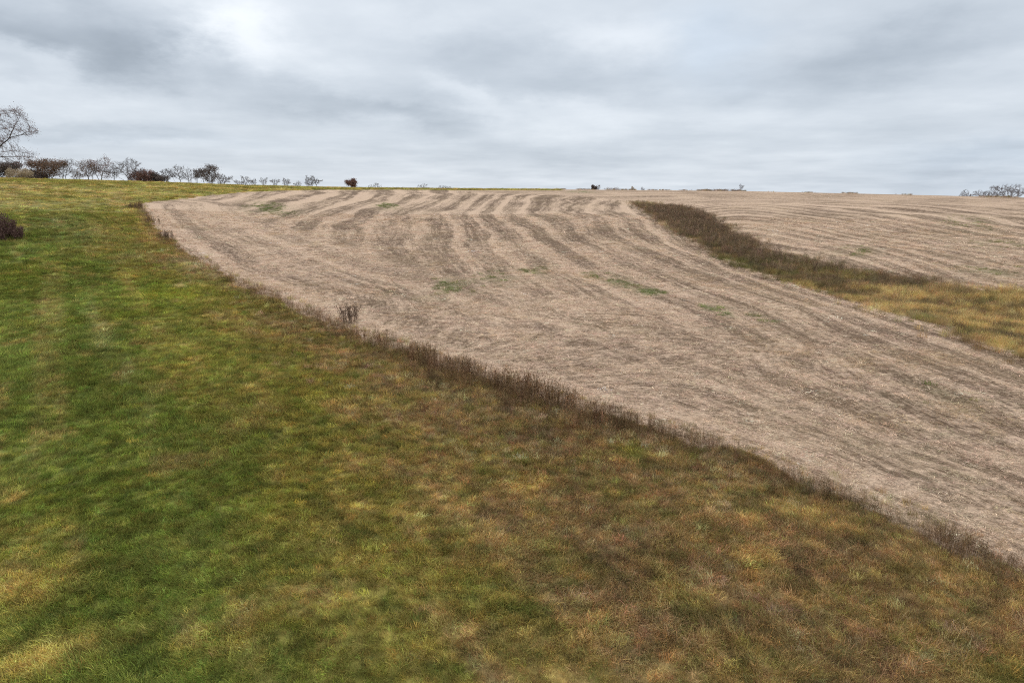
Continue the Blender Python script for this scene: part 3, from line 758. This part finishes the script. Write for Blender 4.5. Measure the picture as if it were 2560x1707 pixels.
def make_tree(name, label, cat, px, base_py, top_py, w_px, kind, seed, dist=312.0, group=None, leaves=None, levs=4, stems=1, lean=0.0, dens=1.0, rmul=1.0, tw=None):
    """a tree that stands on the ground at distance dist, as tall as the photograph shows"""
    g = np.random.default_rng(seed)
    a = ray(px, base_py); h = math.hypot(a[0], a[1]); x, y = a[0] / h * dist, a[1] / h * dist
    z = float(zter(np.array([x]), np.array([y]))[0])
    t = ray(px, top_py); ztop = CAM_Z + dist * t[2] / math.hypot(t[0], t[1])
    H = max(ztop - z, .4); Wd = w_px * K / F * dist
    o = thing(name, label, cat, (x, y, z - .05), group)
    tm = tw or M_TWIG
    # crown volume
    n = int({'round': 720, 'vase': 520, 'brush': 300}[kind] * dens * min(1.0, .35 + Wd * H / 90.0))
    P = []
    zc_, rz = {'round': (.58, .43), 'vase': (.60, .42), 'brush': (.46, .50)}[kind]
    ph = g.uniform(0, 6.28, 6)
    while len(P) < n:
        v = g.uniform(-1, 1, 3); rr_ = np.linalg.norm(v)
        if rr_ > 1 or rr_ < .25 * g.random(): continue
        th_ = math.atan2(v[2], v[0])
        lim = .76 + .17 * math.sin(3 * th_ + ph[0]) + .13 * math.sin(5 * th_ + ph[1]) + .10 * math.sin(9 * th_ + ph[2])
        if rr_ > lim: continue
        w_ = 1.0 if kind != 'vase' else (.55 + .5 * np.clip(v[2] * .5 + .5, 0, 1) * 1.1)
        P.append((v[0] * Wd * .60 * w_ + lean * H * (.5 + .5 * v[2]), v[1] * Wd * .5 * w_, H * (zc_ + v[2] * rz * 1.15)))
    P = np.array(P); P[:, 2] *= H / P[:, 2].max(); P[:, 2] = np.clip(P[:, 2], H * (.14 if kind != 'brush' else .05), H)
    nodes, par, roots = [], [], []
    for s_ in range(stems):
        off = np.array([g.normal(0, .10 * Wd) if stems > 1 else 0, g.normal(0, .06 * Wd) if stems > 1 else 0, -.05])
        if kind == 'brush': off[0] = g.uniform(-.45, .45) * Wd; off[1] = g.uniform(-.4, .4) * Wd
        if s_ == 0 and stems > 1: roots.append(0); nodes.append(np.array([0, 0, -.05])); par.append(-1)
        if stems > 1: nodes.append(off); par.append(0)
        else: roots.append(len(nodes)); nodes.append(off); par.append(-1)
        hh_ = H * (.16 if kind != 'brush' else .06) * g.uniform(.8, 1.3)
        for k in range(1, 4):
            nodes.append(off + np.array([off[0] * .12 * k + g.normal(0, .03), g.normal(0, .03), hh_ * k / 3])); par.append(len(nodes) - 2)
    st = max(H * .036, .13)
    nodes, par = colonize(g, nodes, par, P, st, st * 1.5)
    rmin = .017 * rmul * (1.0 if H > 4 else .75)
    r, kid = radii(par, rmin)
    ex, tips = twigs(g, nodes, par, r, rmin * 2.2, 4.2 if not leaves else 1.8, st * 2.6, rmin * .85)
    lv = None
    if leaves: lv = leaves + (tips + list(nodes[kid == 0]),)
    tree_parts(o, g, nodes, par, r, roots, .45, ex, tm, lv, H, seed)
    return o
q = 2560 / 2352.0
GT = 'trees along the far hedgerow'
def T(name, label, cat, px, b, t, w, kind, seed, **kw):
    return make_tree(name, label, cat, px * q, b * q, t * q, w * q * 1.05, kind, seed, **kw)
LB = lambda m, fr=.9, sz=.26, per=4, sp=.45: (m, fr * .85, sz * .72, max(2, int(per * .85)), sp)
T('brush_tree', 'dark leafy tree at the left frame edge behind the bare branches', 'tree', 8, 408, 371, 56, 'round', 501, leaves=LB(M_DLEAF, 1, .3, 6), group=GT, stems=2)
T('pale_bush', 'pale straw coloured bush at the foot of the dark leafy tree', 'bush', 46, 407, 386, 40, 'brush', 502, stems=9, levs=2, leaves=LB(M_PALE, 1, .2, 5, .3), dist=296, group=GT)
T('brush', 'low dark brown thicket between pale bush and brown-leaved tree', 'bush', 73, 409, 391, 46, 'brush', 503, stems=14, levs=2, leaves=LB(M_DLEAF, 1, .3, 8, .4), group=GT)
T('oak_tree', 'dense brown-leaved tree, the widest leafy one left of the bare trees', 'tree', 113, 410, 365, 58, 'round', 504, leaves=LB(M_LEAF, 1, .3, 7, .5), group=GT, stems=2)
T('bare_tree', 'bare upright tree touching the right side of the dense brown-leaved tree', 'tree', 152, 411, 364, 40, 'vase', 505, group=GT, stems=3)
T('bare_tree', 'small thin bare tree in the gap before the sparse-leaved trees', 'tree', 176, 412, 385, 26, 'vase', 506, dist=335, group=GT)
T('oak_tree', 'sparse-leaved forked tree, left one of the touching pair', 'tree', 204, 413, 369, 46, 'round', 507, leaves=LB(M_LEAF, .55, .25, 4, .45), group=GT, stems=2)
T('oak_tree', 'sparse-leaved tree with taller round crown, right one of the touching pair', 'tree', 234, 413, 362, 46, 'round', 508, leaves=LB(M_RLEAF, .5, .25, 4, .45), group=GT, stems=2)
T('bare_tree', 'narrow dark bare trunk just left of the broad round bare tree', 'tree', 264, 414, 380, 16, 'vase', 509, group=GT, leaves=LB(M_DLEAF, .4, .2, 3, .3))
T('bare_tree', 'broad round-crowned bare tree, the largest bare one on the skyline', 'tree', 293, 415, 363, 74, 'round', 510, group=GT, stems=3, dens=1.08)
T('brush', 'reddish brown leafy thicket beneath the broad bare tree', 'bush', 325, 417, 392, 44, 'brush', 511, stems=12, levs=2, leaves=LB(M_RLEAF, 1, .3, 7, .4), group=GT)
T('brush', 'low reddish brown thicket tapering off to the right below bare trees', 'bush', 360, 418, 399, 36, 'brush', 512, stems=10, levs=2, leaves=LB(M_DLEAF, 1, .3, 7, .4), group=GT)
T('bare_tree', 'leaning bare tree rising behind the low reddish thicket', 'tree', 386, 418, 387, 36, 'vase', 513, group=GT, dist=318)
T('bare_tree', 'tall bare tree in the middle of the three pale bare ones', 'tree', 409, 419, 379, 38, 'vase', 514, group=GT, stems=2, dist=318)
T('bare_tree', 'bare forked tree, last of three before the dark clumped tree', 'tree', 434, 420, 384, 28, 'vase', 515, group=GT, dist=318)
T('bare_tree', 'slim bare tree against the left side of the dark clumped tree', 'tree', 453, 421, 388, 16, 'vase', 516, group=GT)
T('oak_tree', 'dark tree with clumps of dead leaves standing apart on the skyline', 'tree', 479, 421, 379, 50, 'round', 517, leaves=LB(M_DLEAF, .85, .28, 5, .4), group=GT, stems=3)
T('bare_tree', 'grey bare tree leaning right beside the dark clumped tree', 'tree', 515, 423, 399, 34, 'round', 518, group=GT, stems=2, dist=318)
GS = 'small bare trees thinning out along the skyline'
for (px, b, t, w, kd, sd, lab) in ((548,424,412,24,'vase',519,'faint low bare sapling right of the leaning grey tree'),
      (566,424,403,30,'vase',520,'faint taller bare sapling with two forked stems'), (583,425,409,18,'vase',521,'faint bare sapling before the first skyline gap'),
      (606,425,407,20,'vase',522,'bare sapling just after the first skyline gap'), (632,426,410,24,'vase',523,'spreading low bare sapling between two rounder saplings'),
      (658,426,408,18,'round',524,'compact bare sapling with a dense round head'), (684,427,415,22,'vase',525,'lowest bare scrub sapling left of the twin-trunked tree')):
    T('bare_sapling', lab, 'tree', px, b, t, w, kd, sd, group=GS, dist=325, levs=3, stems=2, rmul=.8, dens=1.15)
T('bare_tree', 'round bare tree at the right end of the hedgerow beside a broken trunk', 'tree', 718, 428, 403, 36, 'round', 526, group=GS, stems=2)
T('dead_trunk', 'broken dark upright trunk beside the last round bare tree', 'tree', 705, 428, 403, 8, 'vase', 527, levs=1, group=GS, dens=.6)
T('oak_tree', 'small round rust-leaved tree standing alone on the skyline', 'tree', 808, 429, 412, 24, 'round', 528, leaves=LB(M_RLEAF, .95, .26, 5, .32), stems=2, dist=306)
GB = 'twiggy shrubs poking above the crest'
for (px, b, t, w, sd, lab) in ((862,430,419,32,530,'wispy bare shrub right of the lone rust-leaved tree'), (971,431,421,22,531,'bare twiggy shrub on the crest above the curving rows'),
                               (1020,432,426,26,532,'faintest low bare shrub on the crest')):
    T('bare_shrub', lab, 'shrub', px, b, t, w, 'brush', sd, stems=7, levs=2, group=GB, dist=312, rmul=.9)
T('bush', 'small dark bush on the crest, left of the grey bush', 'bush', 1364, 434, 426, 11, 'brush', 540, stems=8, levs=2, leaves=LB(M_DLEAF, 1, .25, 8, .2))
T('bare_shrub', 'small grey twiggy bush touching the dark crest bush', 'bush', 1374, 434, 425, 11, 'round', 541, stems=3, levs=3, leaves=LB(M_DLEAF, .3, .16, 3, .2))
T('weed_clump', 'low reddish weeds on the crest right of the two bushes', 'weeds', 1404, 435.5, 431, 32, 'brush', 542, stems=20, levs=1, leaves=LB(M_WEEDC, .7, .12, 2, .25), dist=304)
T('grass_clump', 'single pale grass clump on the crest', 'grass', 1453, 436, 429, 8, 'brush', 543, stems=12, levs=1, leaves=LB(M_PALE, 1, .18, 3, .15), dist=303)
T('bare_sapling', 'tiny bare sapling pair on the crest near the waterway head', 'tree', 1476, 437, 430, 12, 'vase', 544, stems=2, levs=3, dist=325)
T('bare_sapling', 'thin lone bare sapling above the right-hand field', 'tree', 1702, 439, 422, 13, 'vase', 545, levs=4, stems=1, dist=310, dens=.9)
for (px, w, sd, lab) in ((1620,30,546,'low brown scrub on the crest left of the lone sapling'), (1655,34,547,'longer low brown scrub on the crest left of the lone sapling'), (1690,22,548,'low brown scrub at the foot of the lone sapling')):
    T('low_scrub', lab, 'bush', px, 439, 437.3, w, 'brush', sd, stems=12, levs=1, leaves=LB(M_WEEDC, 1, .2, 4, .2), dist=304, group='low scrub along the crest')
GR = 'bare trees beyond the right-hand crest'
T('bare_tree', 'tiny sparse bare tree, leftmost beyond the right-hand crest', 'tree', 2217, 455, 435, 26, 'round', 550, dist=380, group=GR, stems=2)
T('bare_tree', 'low spreading bare tree left of the big round one at far right', 'tree', 2266, 456, 434, 44, 'round', 551, dist=385, group=GR, stems=3)
T('bare_tree', 'big round dark bare tree at the far right of the skyline', 'tree', 2318, 457, 423, 62, 'round', 552, dist=370, group=GR, stems=3, dens=1.1, rmul=1.3)

# shrub thicket at the left edge, and clumps at the field edge
def clump(name, label, cat, px, py, h, w, n, mat, seed, rad=.012, br=1.6, leaf=None, group=None, dome=0.0):
    g = np.random.default_rng(seed); x, y = at(px, py)[0]; z = float(zter(np.array([x]), np.array([y]))[0])
    o = thing(name, label, cat, (x, y, z - .03), group)
    s, t = weed_segs(g, n, w / 2, h * .55, h, rad, br, dome)
    P0 = np.array(s[0]); rr_ = np.hypot(P0[:, 0], P0[:, 1])
    link('stems', tube_mesh('stems', s, mat, 3), o)
    if leaf:
        tips = [p for p, a in zip(s[1], s[3])]
        link('leaves', leaf_mesh('leaves', tips, leaf[1], g, leaf[0], 1, .06), o)
    return o
M_WEED = plain_mat('dead_weed_stalks', (.125, .078, .052), .35, 3.)
M_WEEDL = plain_mat('light_weed_stalks', (.19, .12, .07), .35, 3.)
M_SHRUB = plain_mat('purple_brown_twigs', (.145, .085, .068), .35, 1.)
clump('weed_clump', 'dark bushy dead weed clump, tallest along the field edge', 'weeds', 872, 806, 1.5, 1.3, 46, M_WEED, 601, .009, 2.0)
clump('weed_clump', 'small dark weed clump at the field edge near the left corner', 'weeds', 417, 600, 1.5, 1.8, 40, M_WEED, 602, .012, 2.0)
clump('weed_clump', 'pale brown weed clump just inside the field left corner', 'weeds', 384, 560, 1.3, 2.2, 34, M_WEEDL, 603, .012, 1.6)
clump('weed_clump', 'dark low weed clump at the outer tip of the field', 'weeds', 335, 522, 1.3, 3.2, 60, M_WEED, 604, .014, 2.0)
clump('shrub', 'dense purple-brown leafless shrub at the left frame edge', 'shrub', -52, 603, 4.4, 9.2, 400, M_SHRUB, 605, .016, 3.0, dome=.93, leaf=(M_SHRUB, .09))
clump('reed_stalk_clump', 'lone dark stalks standing out of the waterway grass', 'weeds', 2034, 690, 1.8, .5, 8, M_WEED, 606, .012, 1.2)

# the large bare tree whose limbs reach in from the left
def big_tree():
    g = np.random.default_rng(77); dist = 98.0
    def w3(px, py, dd=0.0):
        v = ray(px * q, py * q); h = math.hypot(v[0], v[1]); r = dist + dd
        return np.array([v[0] / h * r, v[1] / h * r, CAM_Z + v[2] / h * r])
    b = w3(-62, 540); bx, by = b[0], b[1]; bz = float(zter(np.array([bx]), np.array([by]))[0])
    base = np.array([bx, by, bz - .1])
    o = thing('maple_tree', 'large budding bare tree whose limbs reach in from the left edge', 'tree', tuple(base))
    nodes, par = [], []
    def limb(pts, start=None):
        """skeleton of one limb; it starts at node index start"""
        prev = start; last = nodes[start] if start is not None else None; ids = []
        for p in pts:
            p = np.asarray(p, float)
            if last is None: nodes.append(p - base); par.append(-1); prev = len(nodes) - 1; last = nodes[-1]; ids.append(prev); continue
            e = p - base; m = max(1, int(np.linalg.norm(e - last) / .35)); s0 = last
            for k in range(1, m + 1):
                nodes.append(s0 + (e - s0) * k / m + (g.normal(0, .035, 3) if k < m else 0)); par.append(prev); prev = len(nodes) - 1
            last = e; ids.append(prev)
        return ids
    tr = limb([base, w3(-60, 470), w3(-58, 425), w3(-64, 370), w3(-66, 320), w3(-60, 285)])
    l1 = limb([w3(-30, 365, -1), w3(0, 336, -1), w3(22, 317, -1), w3(33, 290, -1), w3(46, 268, -1)], tr[2])
    limb([w3(40, 312, -.5), w3(66, 303, 0)], l1[2])
    l2 = limb([w3(-25, 372, .5), w3(4, 360, .5), w3(40, 361, .5), w3(64, 362, 0)], tr[2])
    limb([w3(0, 350, 1.), w3(28, 345, 1.5), w3(55, 352, 2)], l2[0])
    limb([w3(25, 368, 1.), w3(46, 378, 1.)], l2[1])
    limb([w3(-30, 420, -1), w3(-4, 424, -1.5), w3(8, 436, -2)], tr[2])
    limb([w3(-35, 320, 1), w3(-12, 285, 1.5), w3(2, 264, 2)], tr[3])
    poly1 = np.array([(-60,238),(10,252),(38,243),(60,262),(80,285),(92,300),(88,314),(40,318),(0,348),(-60,350)], float)
    poly2 = np.array([(-40,350),(30,334),(72,346),(95,352),(94,364),(72,378),(58,392),(28,388),(0,380),(-40,400)], float)
    att = []
    for poly, n_, dp in ((poly1, 560, 2.6), (poly2, 270, 1.8)):
        lo_, hi_ = poly.min(0), poly.max(0); X_ = g.uniform(lo_, hi_, (n_ * 3, 2)); X_ = X_[inside(X_[:, 0], X_[:, 1], poly)][:n_]
        for p in X_: att.append(w3(p[0], p[1], g.normal(0, dp * .6)) - base)
    for _ in range(900):                                    # the rest of the crown, out of the frame
        v = g.normal(0, 1, 3); v /= np.linalg.norm(v); v *= g.random() ** .33
        p = np.array([v[0] * 6.5 - 3.5, v[1] * 6.0, 12.5 + v[2] * 6.2])
        if p[0] < 2.0: att.append(p)
    nd, pr = colonize(g, nodes, par, att, .24, .34, 120, .10, .07)
    r, kid = radii(pr, .009, 2.35, .30)
    ex, tips = twigs(g, nd, pr, r, .04, 2.6, .62, .0085, .5)
    tree_parts(o, g, nd, pr, r, [0], .22, ex, M_PTWIG, None, 17, 77)
    cr = [c for c in o.children if c.name.startswith('crown')][0]
    link('buds', leaf_mesh('buds', tips, .058, g, M_BUD, 1, .05), cr)
big_tree()

# ------------------------------------------------------------------ sky
w = bpy.data.worlds.new('World'); scene.world = w; w.use_nodes = True; w.cycles.sampling_method = 'NONE'
nt = w.node_tree; ns, ls = nt.nodes, nt.links; ns.clear()
SUN_EL, SUN_AZ = R(42), R(-28)
outw = N(ns, 'ShaderNodeOutputWorld')
sky = N(ns, 'ShaderNodeTexSky'); sky.sky_type = 'NISHITA'; sky.sun_disc = False; sky.sun_elevation = SUN_EL; sky.sun_rotation = SUN_AZ
bg1 = N(ns, 'ShaderNodeBackground'); bg1.inputs[1].default_value = .08; ls.new(sky.outputs[0], bg1.inputs[0])
tc = N(ns, 'ShaderNodeTexCoord'); sep = N(ns, 'ShaderNodeSeparateXYZ'); ls.new(tc.outputs['Generated'], sep.inputs[0])
Mx = lambda op, a, b=None, c=None, cl=False: math_(ns, ls, op, a, b, c, cl)
dx, dy, dz = sep.outputs[0], sep.outputs[1], sep.outputs[2]
az = Mx('ARCTAN2', dx, dy); el = Mx('ARCSINE', dz)
den = Mx('ADD', Mx('MAXIMUM', dz, 0.0), .10)
cb = N(ns, 'ShaderNodeCombineXYZ'); ls.new(Mx('DIVIDE', dx, den), cb.inputs[0]); ls.new(Mx('DIVIDE', dy, den), cb.inputs[1])
def wnoise(vec, sc, det, rough, off=0.0):
    n = N(ns, 'ShaderNodeTexNoise'); n.noise_dimensions = '4D'; n.inputs['W'].default_value = off; n.inputs['Scale'].default_value = sc; n.inputs['Detail'].default_value = det; n.inputs['Roughness'].default_value = rough
    ls.new(vec, n.inputs['Vector']); return n.outputs[0]
n1 = wnoise(cb.outputs[0], .55, 4, .5, 1.3); n2 = wnoise(cb.outputs[0], 1.5, 6, .55, 4.1)
cz = N(ns, 'ShaderNodeCombineXYZ'); ls.new(az, cz.inputs[0]); ls.new(Mx('MULTIPLY', el, 2.2), cz.inputs[1])
wa = wnoise(cz.outputs[0], 7, 7, .6, 7.7); wb = wnoise(cz.outputs[0], 7, 7, .6, 9.9)
az2 = Mx('ADD', az, Mx('MULTIPLY_ADD', wa, .24, -.12)); el2 = Mx('ADD', el, Mx('MULTIPLY_ADD', wb, .10, -.05))
def blob(px, py, rx, ry, amp, tilt=0.0):
    a0, e0 = azel(px * q, py * q); sa = rx * q * K / F; se = ry * q * K / F
    ca, sn = math.cos(R(tilt)), math.sin(R(tilt))
    u = Mx('SUBTRACT', az2, float(a0)); v = Mx('SUBTRACT', el2, float(e0))
    uu = Mx('DIVIDE', Mx('ADD', Mx('MULTIPLY', u, ca), Mx('MULTIPLY', v, sn)), sa)
    vv = Mx('DIVIDE', Mx('SUBTRACT', Mx('MULTIPLY', v, ca), Mx('MULTIPLY', u, sn)), se)
    e = Mx('EXPONENT', Mx('MULTIPLY', Mx('ADD', Mx('MULTIPLY', uu, uu), Mx('MULTIPLY', vv, vv)), -1.0))
    return Mx('MULTIPLY', e, amp)
BL = [(90,70,170,75,-.36,0),(370,125,105,62,-.34,0),(250,150,150,40,-.10,-10),(640,205,230,40,-.16,-8),(900,260,190,26,-.20,-12),(1100,125,150,58,-.20,0),(1350,195,220,28,-.12,4),
      (1930,165,230,55,-.20,10),(2150,110,170,45,-.10,8),(230,310,230,20,-.16,-4),(2260,390,170,30,-.18,4),(1280,345,260,22,-.07,0),(2050,290,220,30,-.08,0),(700,385,400,16,-.05,0),
      (520,60,100,70,.36,0),(640,110,150,45,.15,0),(950,40,160,40,.16,0),(40,120,110,24,.24,-22),(40,210,140,30,.14,-8),(1400,95,140,36,.22,0),(1060,215,80,30,.18,-30),(1280,262,170,24,.12,0),(1560,285,260,26,.07,0),
      (1700,240,120,18,.06,12),(420,350,250,16,.05,0),(1300,410,300,12,.05,0),(2250,30,150,40,.05,0),(1700,30,300,40,.05,0)]
tot = None
for b in BL:
    v = blob(*b); tot = v if tot is None else Mx('ADD', tot, v)
lum = Mx('ADD', Mx('MULTIPLY_ADD', n1, .34, -.17), Mx('MULTIPLY_ADD', n2, .30, -.15))
lum = Mx('ADD', lum, Mx('ADD', Mx('MULTIPLY', tot, .62), .755))
zen = Mx('MULTIPLY', Mx('MAXIMUM', Mx('SUBTRACT', dz, .28), 0.0), 1.1)      # an overcast sky brightens towards the zenith
lum = Mx('ADD', lum, zen)
lum = Mx('MAXIMUM', lum, .25)
tint = mixc(ns, ls, Mx('MULTIPLY_ADD', lum, 1.7, -.65, True), (.825, .965, 1.14, 1), (.945, 1.0, 1.06, 1))
blue = blob(1640, 110, 110, 80, .55)
tint = mixc(ns, ls, Mx('ADD', blue, Mx('ADD', blob(2300, 385, 200, 35, .5), blob(250, 320, 300, 25, .25))), tint, (.84, .98, 1.15, 1))
vs = N(ns, 'ShaderNodeVectorMath', operation='SCALE'); ls.new(tint, vs.inputs[0]); ls.new(lum, vs.inputs['Scale'])
bg2 = N(ns, 'ShaderNodeBackground'); bg2.inputs[1].default_value = 1.0; ls.new(vs.outputs[0], bg2.inputs[0])
mx = N(ns, 'ShaderNodeMixShader'); mx.inputs[0].default_value = .95; ls.new(bg1.outputs[0], mx.inputs[1]); ls.new(bg2.outputs[0], mx.inputs[2])
ls.new(mx.outputs[0], outw.inputs[0])

sl = bpy.data.lights.new('sun', 'SUN'); sl.energy = 1.6; sl.angle = R(18); sl.color = (1, .95, .88)
so = bpy.data.objects.new('sun', sl); COL.objects.link(so)
sd = Vector((math.sin(SUN_AZ) * math.cos(SUN_EL), math.cos(SUN_AZ) * math.cos(SUN_EL), math.sin(SUN_EL)))
so.rotation_euler = sd.to_track_quat('Z', 'Y').to_euler(); so.location = (0, 0, 60)

cam = bpy.data.cameras.new('camera'); co = bpy.data.objects.new('camera', cam); COL.objects.link(co)
cam.lens = 24; cam.sensor_width = 36; cam.clip_end = 9000; cam.clip_start = .1
co.location = (0, 0, CAM_Z); co.rotation_euler = (R(90) - PITCH, 0, 0)
scene.camera = co
vs_ = scene.view_settings; vs_.view_transform = 'Standard'; vs_.look = 'None'; vs_.exposure = 0; vs_.gamma = 1; vs_.use_curve_mapping = False
scene.cycles.max_bounces = 4; scene.cycles.diffuse_bounces = 2; scene.cycles.transmission_bounces = 2; scene.cycles.use_denoising = False; scene.cycles.filter_width = 1.05
print('instances ready')
